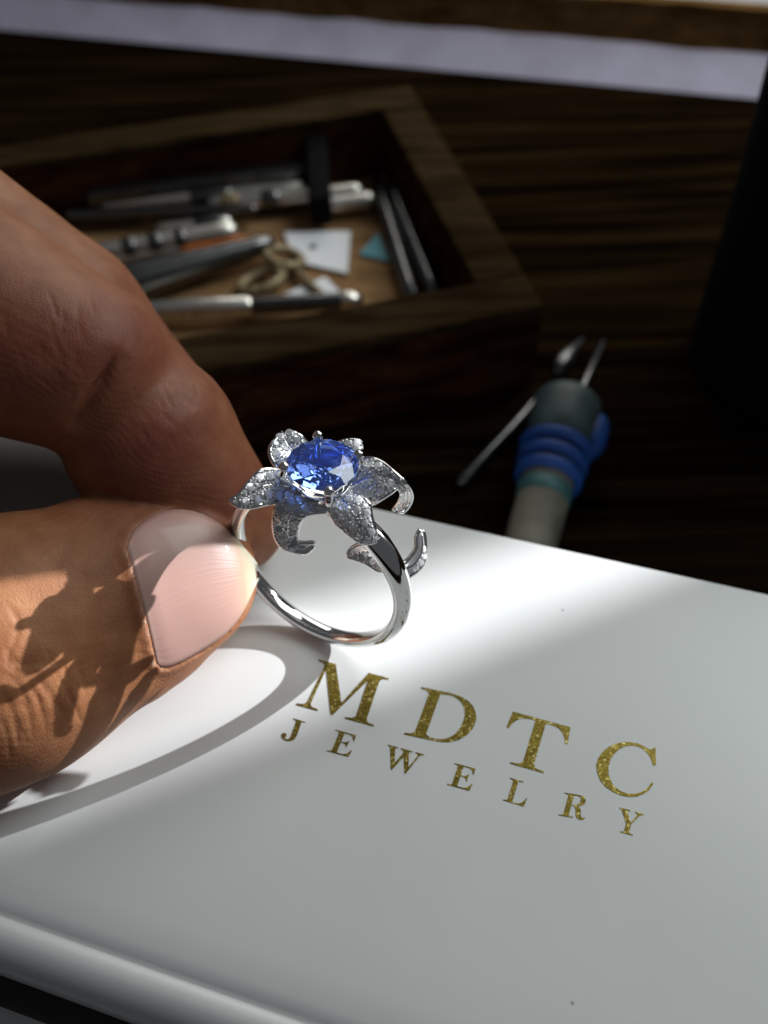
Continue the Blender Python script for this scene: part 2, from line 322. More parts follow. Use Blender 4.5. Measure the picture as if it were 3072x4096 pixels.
for ch, (loops, refs) in GL.items():
    if loops is None: loops = GL[ch[0]][0]
    X = A([[a, b_, 1] for (a, b_), _ in refs]); Y = A([PZ(*q, 0)[:2] for _, q in refs])
    T, *_ = np.linalg.lstsq(X, Y, rcond=None)
    cu = bpy.data.curves.new('glyph', 'CURVE'); cu.dimensions = '2D'; cu.fill_mode = 'BOTH'; cu.extrude = .02*S
    for lp in loops:
        sp = cu.splines.new('POLY'); sp.points.add(len(lp)-1); sp.use_cyclic_u = True
        for p_, (a, b_) in zip(sp.points, lp):
            q = A([a, b_, 1]) @ T; p_.co = (q[0]*S, q[1]*S, 0, 1)
    co_ = bpy.data.objects.new('glyph', cu); col.objects.link(co_); bpy.context.view_layer.update()
    me = bpy.data.meshes.new_from_object(co_.evaluated_get(bpy.context.evaluated_depsgraph_get()))
    bpy.data.objects.remove(co_); me.name = 'letter'; me.transform(Matrix.Translation((0, 0, .035*S)))
    me.materials.clear(); me.materials.append(M['gold'])
    g = bpy.data.objects.new('letter', me); col.objects.link(g); put(g, lid); g['label'] = 'gold foil letter %s printed on the lid' % ch[0]

# ------------------------------------------------------------------ flower ring
AZ, EL = -2.077, .184
ra = A([math.cos(EL)*math.cos(AZ), math.cos(EL)*math.sin(AZ), math.sin(EL)])
re1 = nrm(np.cross(Z, ra)); re2 = np.cross(ra, re1)
RIN, RW, RTK = 10.66, 2.05, 1.75
ring = thing('flower_ring', 'white gold flower ring with blue oval gem and diamond petals held upright on the lid', 'ring', RC*A([1, 1, 0]))
# shank: D-shaped band, heavier towards the right shoulder
n, V, F = 160, [], []
prof = [(-1, .12), (-.97, .45), (-.8, .78), (-.45, .97), (0, 1.04), (.45, .97), (.8, .78), (.97, .45), (1, .12), (.8, 0), (.4, -.06), (0, -.08), (-.4, -.06), (-.8, 0)]
k = len(prof)
for i in range(n):
    q = 2*math.pi*i/n; d = re1*math.cos(q) + re2*math.sin(q)
    sh = math.exp(-((math.degrees(q)-45)/32)**2)
    wv_, tk = RW/2*(1+.42*sh), RTK*(1+.16*sh)
    if 60 < math.degrees(q) < 140: tk *= .75
    for (x, y) in prof: V.append(RC + ra*x*wv_ + d*(RIN + y*tk))
for i in range(n):
    for j in range(k): F.append((i*k+j, i*k+(j+1) % k, ((i+1) % n)*k+(j+1) % k, ((i+1) % n)*k+j))
shank = mesh('shank', V, F, M['silver'], ring)
# gem frame
gn = nrm(re2 + .10*nrm(CAM - RC))
G = PP(1291, 1856, RC + re2*16.6, re2)
gx = nrm(re1 - gn*np.dot(re1, gn)); gy = np.cross(gn, gx)
def PH(px, py, h): return PP(px, py, G + gn*h, gn)
def hull_mesh(name, pts, mat):
    bm = bmesh.new()
    for p in pts: bm.verts.new(p)
    bmesh.ops.convex_hull(bm, input=bm.verts)
    for v_ in [v_ for v_ in bm.verts if not v_.link_faces]: bm.verts.remove(v_)
    me = bpy.data.meshes.new(name); bm.to_mesh(me); bm.free(); me.materials.append(mat); return me
def brilliant(nf=8, table=.56, crown=.17, mid=.80, midz=.112, pav=.44, girdle=.02, full=True):
    P = []
    for i in range(nf):
        a = 2*math.pi*i/nf; b = a + math.pi/nf
        P.append((table*math.cos(a), table*math.sin(a), crown))
        if full: P.append((mid*math.cos(b), mid*math.sin(b), midz)); P.append((.60*math.cos(b), .60*math.sin(b), -pav*.52))
    m_ = nf*2 if full else nf
    for i in range(m_):
        a = 2*math.pi*(i if full else i+.5)/m_
        P.append((math.cos(a), math.sin(a), girdle)); P.append((math.cos(a), math.sin(a), -girdle))
    P.append((0, 0, -pav)); return P
gr = 3.75
gm = hull_mesh('gemstone', [tuple((gx*x*gr*1.02 + gy*y*gr*1.06 + gn*z*gr*1.15)*S) for x, y, z in brilliant(pav=.50, crown=.2, midz=.13)], M['sapphire'])
gem = bpy.data.objects.new('gemstone', gm); gem.location = Vector(G)*S; col.objects.link(gem); bpy.context.view_layer.update(); put(gem, ring)
gem['label'] = 'blue faceted gem'
# calyx under the gem
mesh('calyx', *lathe(G - gn*6.0, gn, [(.3, -.2), (1.5, .1), (1.6, 1.0), (1.75, 1.8), (2.3, 2.6), (2.9, 3.4), (3.05, 3.6), (2.9, 3.6), (2.2, 2.9), (1.2, 2.2), (.2, 2.0)], 40), M['silver'], ring)
for (px, py) in ((1271, 1741), (1437, 1820), (1134, 1868), (1316, 1968)):
    tip = PH(px, py, .75); r_ = tip - G; r_ -= gn*np.dot(r_, gn); rl = np.linalg.norm(r_); rd = r_/rl
    path = [G + rd*1.7 - gn*4.2, G + rd*2.9 - gn*2.6, G + rd*(rl+.10) - gn*.7, G + rd*(rl+.05) + gn*.1, tip - rd*.12]
    pr = mesh('prong', *tube(catmull(path, 14), np.linspace(.42, .46, 14), 12), M['silver'], ring)
    mesh('prong_bead', *tube([tip - rd*.08 - gn*.05, tip - rd*.08 + gn*.04], .58, 14), M['silver'], pr)

dia = hull_mesh('diamond', [(x*S, y*S, z*S) for x, y, z in brilliant(8, .58, .20, pav=.34, girdle=.03, full=False)], M['diamond'])
ico = None
def sphere_vf(c, r, n=6, mrows=4):
    V = [c + A([0, 0, r])]; F = []
    for i in range(1, mrows):
        a = math.pi*i/mrows
        for j in range(n): q = 2*math.pi*j/n; V.append(c + r*A([math.sin(a)*math.cos(q), math.sin(a)*math.sin(q), math.cos(a)]))
    V.append(c - A([0, 0, r])); L = len(V)-1
    for j in range(n):
        F.append((0, 1+j, 1+(j+1) % n)); F.append((L, L-n+(j+1) % n, L-n+j))
    for i in range(mrows-2):
        for j in range(n): F.append((1+i*n+j, 1+(i+1)*n+j, 1+(i+1)*n+(j+1) % n, 1+i*n+(j+1) % n))
    return V, F
diamond_count = 0
def petal(name, Lc, Mc, Rc, bulge=.35, smax=1.02, smin=.5, srange=(.12, .95), label=None, stones=True, thick=.42, halves=(0, 1), flip=False, mat=None, auto=None):
    global diamond_count
    ns, nw = 33, 17
    Lp, Mp, Rp = catmull(Lc, ns), catmull(Mc, ns), catmull(Rc, ns)
    P = np.zeros((ns, nw, 3)); h = nw//2
    for i in range(ns):
        nn = np.cross(Rp[i]-Lp[i], Mp[min(i+1, ns-1)]-Mp[max(i-1, 0)])
        nn = nn/(np.linalg.norm(nn)+1e-9)
        if flip: nn = -nn
        for j in range(nw):
            if j <= h: t_ = j/h; p = Lp[i]*(1-t_) + Mp[i]*t_; wd = np.linalg.norm(Lp[i]-Mp[i])
            else: t_ = 1-(j-h)/h; p = Rp[i]*(1-t_) + Mp[i]*t_; wd = np.linalg.norm(Rp[i]-Mp[i])
            P[i, j] = p + nn*bulge*min(1, wd/2)*4*t_*(1-t_)
    if auto is None:
        dm = np.gradient(Mp, axis=0); nn = np.cross(Rp-Lp, dm)[2:int(ns*.6)]; want = ((CAM - Mp[2:int(ns*.6)])*nn).sum(1).mean() > 0
        if want == flip: return petal(name, Lc, Mc, Rc, bulge, smax, smin, srange, label, stones, thick, halves, not flip, mat, True)
    du_ = np.gradient(P, axis=0); dw_ = np.gradient(P, axis=1)
    N = np.cross(dw_, du_)*(1); N /= np.linalg.norm(N, axis=2)[..., None]+1e-9
    if flip: N = -N
    V = list(P.reshape(-1, 3)) + list((P - N*thick).reshape(-1, 3)); o_ = ns*nw; F = []
    for i in range(ns-1):
        for j in range(nw-1):
            q = (i*nw+j, i*nw+j+1, (i+1)*nw+j+1, (i+1)*nw+j); F.append(q); F.append(tuple(x+o_ for x in q[::-1]))
    edge = [i*nw for i in range(ns)] + [(ns-1)*nw+j for j in range(1, nw)] + [i*nw+nw-1 for i in range(ns-2, -1, -1)] + [j for j in range(nw-2, 0, -1)]
    for a_, b_ in zip(edge, edge[1:]+edge[:1]): F.append((a_, b_, b_+o_, a_+o_))
    pt = mesh(name, V, F, mat or (M['pave'] if stones else M['silver']), ring)
    if label: pt['label'] = label
    rim = join([tube(P[:, 0] - N[:, 0]*.06, .29, 8), tube(P[:, -1] - N[:, -1]*.06, .29, 8)])
    mesh('rim', *rim, M['silver'], pt)
    e_ = max(4, int(ns*.86))
    mesh('midrib', *tube(P[:e_, h] + N[:e_, h]*.08, np.linspace(.27, .13, e_), 8), M['silver'], pt)
    if not stones: return pt
    cand = []
    for i in np.linspace(srange[0]*(ns-1), srange[1]*(ns-1), 90):
        i0 = int(i)
        for hf in halves:
            wd = np.linalg.norm((Lp if hf == 0 else Rp)[i0]-Mp[i0])
            for t_ in np.linspace(.1, .9, 17):
                j = (t_*h if hf == 0 else (2*h - t_*h)); j0 = int(j); fi, fj = i-i0, j-j0; i1, j1 = min(i0+1, ns-1), min(j0+1, nw-1)
                p = (P[i0, j0]*(1-fi)*(1-fj)+P[i1, j0]*fi*(1-fj)+P[i0, j1]*(1-fi)*fj+P[i1, j1]*fi*fj)
                edge_d = min(t_, 1-t_)*wd
                cand.append((p, N[i0, j0], edge_d))
    order = rng.permutation(len(cand)); placed = []; PA = np.zeros((400, 3)); PR = np.zeros(400)
    for size in (smax/2, smax/2*.8, smax/2*.62, smin/2):
        for c_ in order:
            p, nn, ed = cand[c_]
            if ed < size*.98: continue
            if not placed or np.all(np.linalg.norm(PA[:len(placed)]-p, axis=1) > (PR[:len(placed)]+size)*.99):
                PA[len(placed)] = p; PR[len(placed)] = size; placed.append((p, nn, size))
    beads = []
    for (p, nn, r_) in placed:
        ob = bpy.data.objects.new('diamond', dia); col.objects.link(ob)
        a_, b_ = frame_of(nn); q = rng.random()*6.28; a2 = a_*math.cos(q)+b_*math.sin(q); a2 = a2; nn2 = nrm(nn + (rng.random(3)-.5)*.6)
        a2 = nrm(a2 - nn2*np.dot(a2, nn2)); b2 = np.cross(nn2, a2); c0 = p + nn*.10
        mw = Matrix(((a2[0]*r_, b2[0]*r_, nn2[0]*r_, c0[0]*S), (a2[1]*r_, b2[1]*r_, nn2[1]*r_, c0[1]*S), (a2[2]*r_, b2[2]*r_, nn2[2]*r_, c0[2]*S), (0, 0, 0, 1)))
        ob.parent = pt; ob.matrix_world = mw; diamond_count += 1
    bp = []
    for c_ in rng.permutation(len(cand)):
        p, nn, ed = cand[c_]
        dm = (np.linalg.norm(PA[:len(placed)]-p, axis=1)-PR[:len(placed)]).min() if placed else 1
        if -.02 < dm < .3 and (not bp or np.linalg.norm(A(bp)-p, axis=1).min() > .34): bp.append(p); beads.append(sphere_vf(p+nn*.14, .17))
    if beads:
        bd = mesh('bead_setting', *join(beads), M['silver'], pt); bd['kind'] = 'stuff'
    return pt
def H(*pts): return [PH(*p) for p in pts]
def D(*pts): return [PD(*p) for p in pts]
# left petal
petal('petal', H((1165, 1925, -2.6), (1114, 1884, -1.6), (1047, 1882, -1.0), (996, 1929, -1.3), (955, 1980, -1.9), (924, 1998, -2.4)),
      H((1215, 1972, -3.6), (1130, 1946, -2.6), (1062, 1945, -1.9), (1012, 1968, -1.9), (968, 1995, -2.1), (923, 2002, -2.5)),
      H((1195, 2000, -4.0), (1110, 2008, -3.6), (1060, 2017, -3.0), (1010, 2028, -2.8), (958, 2027, -2.7), (926, 2010, -2.6)), label='left petal')
# lower left petal, curling under
petal('petal', H((1200, 1985, -3.6), (1131, 2000, -3.2), (1101, 2045, -4.2), (1097, 2126, -7.0), (1129, 2188, -9.0), (1215, 2212, -9.6), (1252, 2190, -9.0)),
      H((1265, 2010, -3.8), (1190, 2022, -3.3), (1160, 2062, -4.3), (1152, 2130, -7.0), (1170, 2178, -8.7), (1217, 2192, -9.0), (1253, 2180, -8.6)),
      H((1310, 2048, -4.4), (1240, 2056, -4.2), (1204, 2080, -5.0), (1188, 2128, -7.0), (1190, 2165, -8.3), (1218, 2172, -8.4), (1252, 2171, -8.2)), srange=(.1, .74), label='lower left petal curling under')
# lower right petal
petal('petal', H((1290, 2010, -3.8), (1318, 2040, -3.8), (1340, 2085, -4.4), (1395, 2138, -5.3), (1450, 2172, -5.9), (1500, 2168, -6.0)),
      H((1330, 1985, -3.6), (1375, 2008, -2.8), (1415, 2060, -3.2), (1440, 2110, -4.2), (1472, 2145, -5.0), (1508, 2164, -5.8)),
      H((1372, 1968, -3.4), (1430, 1984, -2.4), (1473, 2010, -2.5), (1484, 2062, -3.4), (1496, 2112, -4.4), (1512, 2150, -5.5)), label='lower right petal')
# right petal with the curled tip
petal('petal', H((1395, 1900, -2.6), (1456, 1836, -.9), (1519, 1846, -.3), (1572, 1888, -.4), (1618, 1930, -1.2), (1643, 1967, -3.0), (1643, 2006, -4.8), (1618, 2043, -6.2), (1600, 2048, -6.6)),
      H((1365, 1962, -3.6), (1446, 1926, -2.2), (1509, 1903, -1.2), (1560, 1908, -1.1), (1600, 1936, -1.6), (1624, 1966, -3.2), (1624, 2002, -4.9), (1603, 2034, -6.2), (1588, 2043, -6.6)),
      H((1400, 1990, -4.0), (1478, 2014, -3.6), (1520, 1996, -2.7), (1560, 1972, -2.0), (1590, 1952, -2.0), (1606, 1972, -3.6), (1600, 2002, -5.0), (1584, 2024, -6.2), (1576, 2036, -6.6)), srange=(.08, .60), label='right petal with curled tip')
# upper left petal behind the gem
petal('petal', H((1190, 1880, -3.2), (1121, 1872, -2.2), (1088, 1838, -1.4), (1081, 1795, -.9), (1103, 1757, -.6), (1130, 1738, -.7)),
      H((1215, 1840, -3.2), (1172, 1812, -2.2), (1146, 1782, -1.5), (1136, 1757, -1.1), (1138, 1742, -.9), (1142, 1733, -.9)),
      H((1260, 1800, -3.2), (1232, 1775, -2.2), (1212, 1750, -1.4), (1186, 1735, -1.0), (1166, 1728, -.8), (1150, 1731, -.9)), label='upper left petal behind gem')
# upper right petal, mostly hidden behind the gem
petal('petal', H((1330, 1790, -3.2), (1362, 1768, -2.0), (1400, 1761, -1.4), (1430, 1763, -1.6), (1445, 1775, -2.4)),
      H((1345, 1810, -3.2), (1385, 1792, -2.2), (1415, 1785, -1.6), (1436, 1784, -1.8), (1447, 1786, -2.5)),
      H((1360, 1850, -3.2), (1402, 1835, -2.4), (1430, 1818, -1.9), (1440, 1803, -2.0), (1446, 1797, -2.5)), smax=1.3, label='upper right petal behind gem')
# two leaves on the right shoulder
petal('leaf', D((1560, 2200, 91.6), (1500, 2178, 91.0), (1440, 2176, 90.6), (1404, 2196, 90.4), (1392, 2214, 90.4)),
      D((1566, 2228, 91.3), (1510, 2212, 90.7), (1450, 2208, 90.3), (1412, 2216, 90.2), (1393, 2222, 90.3)),
      D((1552, 2270, 91.2), (1518, 2284, 90.8), (1470, 2256, 90.5), (1424, 2238, 90.4), (1396, 2230, 90.4)), bulge=.25, smax=.95, srange=(.1, .8), halves=(1,), label='small leaf pointing left on the shoulder')
petal('leaf', D((1612, 2254, 92.2), (1640, 2228, 92.2), (1664, 2192, 92.4), (1665, 2150, 92.7), (1678, 2122, 93.0)),
      D((1622, 2278, 92.0), (1660, 2252, 92.0), (1684, 2205, 92.3), (1686, 2155, 92.7), (1687, 2120, 93.0)),
      D((1638, 2306, 92.2), (1676, 2278, 92.6), (1699, 2240, 93.0), (1700, 2160, 93.2), (1694, 2126, 93.2)), bulge=.2, smax=.8, halves=(1,), srange=(.15, .6), label='small leaf pointing up on the shoulder')

# ------------------------------------------------------------------ hand (one continuous skin, field meshed with surface nets)
SEG = []      # a, b, ra, rb, flat axis, flat factor
def seg(p, q, ra_, rb_, fl=None, k=1.0): SEG.append((p, q, ra_, rb_, None if fl is None else nrm(fl), k))
view = lambda p: nrm(CAM - p)
T_tip, T_mid, T_ip, T_mcp = PD(732, 2302, 97.4), PD(515, 2372, 96.8), PD(20, 2588, 91.0), PD(-900, 2980, 88)
tv = nrm(view(T_mid) + .30*SUN)
seg(T_mid, T_tip, 12.3, 9.4, tv, .545); seg(T_ip, T_mid, 14.8, 12.3, tv, .66); seg(T_mcp, T_ip, 16.0, 14.8, tv, .72)
I_tip, I_md, I_dip, I_pip, I_mcp = PD(930, 2080, 107.0), PD(605, 1755, 102), PD(330, 1470, 96.5), PD(-420, 1130, 93), PD(-1500, 1350, 92)
seg(I_md, I_tip, 10.8, 7.2); seg(PD(480, 1570, 100.5), I_md, 9.0, 10.8); seg(I_pip, I_dip, 15.0, 10.6); seg(I_mcp, I_pip, 15, 14)
K_a, K_b, K_c, K_d = PD(700, 1720, 119), PD(255, 1290, 115), PD(-250, 900, 112), PD(-1500, 1200, 102)
seg(K_b, K_a, 11.4, 8.5); seg(K_c, K_b, 12.0, 11.4); seg(K_d, K_c, 14, 12.5)
PALM = PD(-1750, 2150, 92); seg(I_mcp, PALM, 16, 20); seg(T_mcp, PALM, 15, 20); seg(K_d, PALM, 15, 20)
seg(PALM, PD(-2600, 2700, 92), 20, 18)
L_a, L_b = PD(-700, 1300, 121), PD(-1700, 1450, 108); seg(L_b, L_a, 13, 11); seg(L_b, PALM, 14, 18); seg(L_a, PD(170, 1430, 119), 10.5, 8.8)
Q_a, Q_b = PD(-1150, 1600, 128), PD(-1800, 1750, 112); seg(Q_b, Q_a, 11, 9.5); seg(Q_b, PALM, 13, 18); seg(Q_a, PD(-1050, 1950, 124), 9, 8)
def seg_d(p, s_):
    a, b, r0, r1, fl, k_ = s_
    a = a.astype(np.float32); ab = (b-a).astype(np.float32); d = p - a; t_ = np.clip(d @ ab/np.dot(ab, ab), 0, 1)
    d = d - t_[..., None]*ab
    l = np.linalg.norm(d, axis=-1)
    if fl is not None:
        c_ = d @ fl.astype(np.float32); l = np.sqrt(np.maximum(l*l - c_*c_, 0) + (c_/k_)**2)
    return l - (r0 + (r1-r0)*t_)
GROUP = {0: 0, 1: 0, 2: 0, 3: 1, 4: 1, 5: 1, 6: 1, 7: 2, 8: 2, 9: 2}
def smin(a, b, k_):
    h_ = np.maximum(k_ - np.abs(a-b), 0)/k_; return np.minimum(a, b) - h_*h_*k_*.25
def sdf(p):
    p = np.asarray(p, np.float32); gs = {}
    for i, s_ in enumerate(SEG):
        d = seg_d(p, s_); g_ = GROUP.get(i, 3)
        if g_ in gs: gs[g_] = smin(gs[g_], d, 1.3 if g_ == 1 else (5.0 if g_ == 3 else 2.5))
        else: gs[g_] = d
    # fingers stay apart where they only touch; everything melts into the palm
    f = np.minimum(np.minimum(gs[0], gs[1]), gs[2]); return smin(f, gs[3], 5.0)
def trace(pix, it=60):
    pix = np.atleast_2d(np.asarray(pix, float)); dr = A([nrm(ray(*q)) for q in pix]); tt = np.full(len(pix), 60.0)
    for _ in range(it):
        tt += np.clip(sdf(CAM + dr*tt[:, None])*.8, -3, 3)
    return CAM + dr*tt[:, None]
h_ = .5
lo_, hi_ = A([-100., 15., -2.]), A([0., 105., 62.])
gxs = [np.arange(lo_[i], hi_[i], h_, dtype=np.float32) for i in range(3)]
Fd = np.empty([len(g_) for g_ in gxs], np.float32)
YY, ZZ = np.meshgrid(gxs[1], gxs[2], indexing='ij')
cg = [g_[::4] for g_ in gxs]; CY, CZ = np.meshgrid(cg[1], cg[2], indexing='ij')
for i, x in enumerate(cg[0]):
    cf = sdf(np.stack([np.full_like(CY, x), CY, CZ], -1)); up4 = np.repeat(np.repeat(cf, 4, 0), 4, 1)[:Fd.shape[1], :Fd.shape[2]]; mk = np.abs(up4) < 5.5
    for j in range(i*4, min(i*4+4, Fd.shape[0])):
        Fd[j] = up4; Fd[j][mk] = sdf(np.stack([np.full(mk.sum(), gxs[0][j], np.float32), YY[mk], ZZ[mk]], -1))
Fd[0] = np.maximum(Fd[0], .3); Fd[:, 0] = np.maximum(Fd[:, 0], .3); Fd[:, :, 0] = np.maximum(Fd[:, :, 0], .3); Fd[:, :, -1] = np.maximum(Fd[:, :, -1], .3); Fd[:, -1] = np.maximum(Fd[:, -1], .3)
def surface_nets(Fd, lo_, h_):
    s_ = Fd < 0; nx, ny, nz = Fd.shape
    corners = [(i, j, k_) for i in (0, 1) for j in (0, 1) for k_ in (0, 1)]
    cs = np.stack([s_[i:nx-1+i, j:ny-1+j, k_:nz-1+k_] for i, j, k_ in corners], -1)
    act = cs.any(-1) & ~cs.all(-1); idx = np.full(act.shape, -1, np.int64); ii = np.argwhere(act); idx[act] = np.arange(len(ii))
    acc = np.zeros((len(ii), 3)); cnt = np.zeros(len(ii))
    for a in range(8):
        for b in range(a+1, 8):
            if sum(abs(A(corners[a])-A(corners[b]))) != 1: continue
            ca, cb = A(corners[a]), A(corners[b]); fa = Fd[tuple((ii+ca).T)]; fb = Fd[tuple((ii+cb).T)]
            m_ = (fa < 0) != (fb < 0); t_ = np.where(m_, fa/(fa-fb+1e-12), 0)
            acc += np.where(m_[:, None], ca + t_[:, None]*(cb-ca), 0); cnt += m_
    V = lo_ + (ii + acc/cnt[:, None])*h_; faces = []
    for ax in range(3):
        o1, o2 = [(1, 2), (2, 0), (0, 1)][ax]
        sl = [slice(1, -1)]*3; sl[ax] = slice(0, -1); sl2 = list(sl); sl2[ax] = slice(1, None)
        A0 = s_[tuple(slice(0, None) if q == ax else slice(1, -1) for q in range(3))]
        a0 = np.take(A0, range(0, A0.shape[ax]-1), ax); a1 = np.take(A0, range(1, A0.shape[ax]), ax)
        e = np.argwhere(a0 != a1); fl = a0[tuple(e.T)]
        base = e.copy(); base[:, o1] += 1; base[:, o2] += 1
        def cell(d1, d2):
            c_ = base.copy(); c_[:, o1] -= d1; c_[:, o2] -= d2; return idx[tuple(c_.T)]
        q = np.stack([cell(0, 0), cell(1, 0), cell(1, 1), cell(0, 1)], -1); q[~fl] = q[~fl][:, ::-1]; faces.append(q)
    return V, np.concatenate(faces)
HV, HF = surface_nets(Fd, lo_, h_)
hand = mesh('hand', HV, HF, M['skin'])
sm = hand.modifiers.new('smooth', 'SMOOTH'); sm.factor = .5; sm.iterations = 4
sb = hand.modifiers.new('sub', 'SUBSURF'); sb.levels = 1; sb.render_levels = 1
bpy.context.view_layer.update()
hm = bpy.data.meshes.new_from_object(hand.evaluated_get(bpy.context.evaluated_depsgraph_get())); hand.modifiers.clear(); hand.data = hm; hm.name = 'hand'
nv = len(hm.vertices); X = np.empty(nv*3); hm.vertices.foreach_get('co', X); X = X.reshape(-1, 3)/S
NN = np.empty(nv*3); hm.vertices.foreach_get('normal', NN); NN = NN.reshape(-1, 3)
pj = proj(X); facing = ((CAM - X)*NN).sum(1) > 0
dsp = np.zeros(nv)
def near_poly(pts3, cut, taper=0):
    Pp = catmull(pts3, 60); m_ = np.all((X > Pp.min(0)-cut) & (X < Pp.max(0)+cut), 1); ix = np.where(m_)[0]
    if len(ix) == 0: return ix, None
    d = np.linalg.norm(X[ix][:, None] - Pp[None], axis=2); k_ = d.argmin(1)
    return ix, d.min(1) + (4*np.abs(k_/59-.5)**4*taper if taper else 0)
def crease(pix, depth, sig, ridge=.35):
    ix, d = near_poly(trace(pix), sig*5, sig*6)
    if d is None: return
    dsp[ix] -= depth*np.exp(-(d/sig)**2)
# crease of the index finger's last joint
crease([(500, 1390), (440, 1490), (385, 1580), (330, 1670), (270, 1740)], .5, 2.3, 0)
crease([(465, 1410), (415, 1530), (385, 1580), (330, 1670), (260, 1750)], .95, .85, 0)
# short random skin lines below the crease and over the finger
r2 = np.random.default_rng(3)
for k_ in range(26):
    x0, y0 = 500+r2.random()*330, 1480+r2.random()*280; an = math.radians(62+r2.normal()*14); ln = 35+r2.random()*60
    crease([(x0, y0), (x0+math.cos(an)*ln*.5+r2.normal()*3, y0+math.sin(an)*ln*.5), (x0+math.cos(an)*ln, y0+math.sin(an)*ln)], .03+.04*r2.random(), .25, 0)
for k_ in range(24):
    x0, y0 = 20+r2.random()*330, 1080+r2.random()*500; an = math.radians(80+r2.normal()*16); ln = 50+r2.random()*90
    crease([(x0, y0), (x0+math.cos(an)*ln*.5+r2.normal()*4, y0+math.sin(an)*ln*.5), (x0+math.cos(an)*ln, y0+math.sin(an)*ln)], .03+.04*r2.random(), .28, 0)
for k_ in range(22):
    x0, y0 = 10+r2.random()*330, 2560+r2.random()*330; an = math.radians(68+r2.normal()*15); ln = 40+r2.random()*80
    crease([(x0, y0), (x0+math.cos(an)*ln*.5+r2.normal()*4, y0+math.sin(an)*ln*.5), (x0+math.cos(an)*ln, y0+math.sin(an)*ln)], .04+.05*r2.random(), .25, 0)
# wrinkles over the thumb knuckle
for (pts, dp) in [([(20, 2400), (70, 2480), (60, 2560), (20, 2640)], .35), ([(150, 2700), (210, 2790), (260, 2880)], .3), ([(220, 2690), (270, 2760), (300, 2830)], .22),
                  ([(110, 2720), (160, 2830), (190, 2940)], .3), ([(60, 2700), (110, 2830), (130, 2960)], .3), ([(290, 2650), (330, 2720), (345, 2790)], .2), ([(10, 2760), (60, 2880), (80, 3000)], .3),
                  ([(90, 2640), (180, 2660), (280, 2640)], .16), ([(200, 2930), (260, 2900), (330, 2860)], .15), ([(0, 2870), (30, 2950), (40, 3050)], .25)]:
    crease(pts, dp*.30, .30, 0)
# nail: outline in the picture, laid on the thumb's surface
nail_top = [(492, 2150), (560, 2095), (640, 2050), (720, 2035), (800, 2052), (880, 2098), (950, 2160), (1000, 2226)]
nail_bot = [(628, 2700), (690, 2672), (760, 2635), (830, 2592), (900, 2538), (955, 2474), (995, 2400), (1018, 2330)]
nt, nb = catmull(nail_top, 26), catmull(nail_bot, 26)
pix = []
for i in range(26):
    s_ = i/25
    for j in range(25):
        t_ = j/24; t_ = .5 + (t_-.5)*(1 - .16*math.exp(-s_/.045)); p = nt[i]*(1-t_) + nb[i]*t_
        bulge_ = math.sin(math.pi*t_)
        p = p + A([26*s_**2 + 12*(1-s_), 8*s_])*bulge_*(1 if s_ > .2 else .6)*A([1, 1]); pix.append(p)
NP = trace(A(pix)); eps = .05
def grad(p):
    g_ = np.stack([sdf(p + eps*np.eye(3)[i]) - sdf(p - eps*np.eye(3)[i]) for i in range(3)], -1); return g_/(np.linalg.norm(g_, axis=1)[:, None]+1e-9)
NG = grad(NP).reshape(26, 25, 3); NPg = NP.reshape(26, 25, 3).copy()
for i in range(26):
    for j in range(25):
        s_, t_ = i/25, j/24; prof_ = min(1, s_/.12)*min(1, t_/.08)*min(1, (1-t_)/.08)
        NPg[i, j] = NPg[i, j] + NG[i, j]*(.01 + .17*prof_ + .10*s_)
NPg[1:-1, 1:-1] = (NPg[1:-1, 1:-1]*2 + NPg[:-2, 1:-1] + NPg[2:, 1:-1] + NPg[1:-1, :-2] + NPg[1:-1, 2:])/6
V = list(NPg.reshape(-1, 3)) + list((NPg - NG*.45).reshape(-1, 3)); F = []; o_ = 26*25
for i in range(25):
    for j in range(24):
        q = (i*25+j, i*25+j+1, (i+1)*25+j+1, (i+1)*25+j); F.append(q); F.append(tuple(x+o_ for x in q[::-1]))
ed = [i*25 for i in range(26)] + [25*25+j for j in range(1, 25)] + [i*25+24 for i in range(24, -1, -1)] + list(range(23, 0, -1))
for a_, b_ in zip(ed, ed[1:]+ed[:1]): F.append((a_, b_, b_+o_, a_+o_))
nail = mesh('thumbnail', V, F, M['nail'], hand)
uvl = nail.data.uv_layers.new(name='UVMap')
for lp in nail.data.loops:
    v_ = lp.vertex_index % o_; uvl.data[lp.index].uv = (v_//25/25, v_ % 25/24)
# skin folds round the nail: raised outside its outline, hollow beneath it
OUT = np.vstack([proj(NPg[0, ::-1]), proj(NPg[:, 0]), proj(NPg[-1]), proj(NPg[::-1, -1])])
bxm = (pj[:, 0] > OUT[:, 0].min()-90) & (pj[:, 0] < OUT[:, 0].max()+90) & (pj[:, 1] > OUT[:, 1].min()-90) & (pj[:, 1] < OUT[:, 1].max()+90) & facing
bxm &= np.linalg.norm(X - NPg[13, 12], axis=1) < 16
ix = np.where(bxm)[0]; q = pj[ix]; ins = np.zeros(len(ix), bool)
for (x1, y1), (x2, y2) in zip(OUT, np.roll(OUT, -1, 0)):
    c_ = ((y1 > q[:, 1]) != (y2 > q[:, 1])); ins ^= c_ & (q[:, 0] < (x2-x1)*(q[:, 1]-y1)/(y2-y1+1e-9)+x1)
def dline(L):
    L = catmull(L, 70); return np.concatenate([np.linalg.norm(X[ix[c_:c_+4000]][:, None]-L[None], axis=2).min(1) for c_ in range(0, len(ix), 4000)])
d_base, d_low, d_top, d_tip = dline(NPg[0]), dline(NPg[:, -1]), dline(NPg[:, 0]), dline(NPg[-1])
d_all = np.minimum(np.minimum(d_base, d_low), np.minimum(d_top, d_tip))
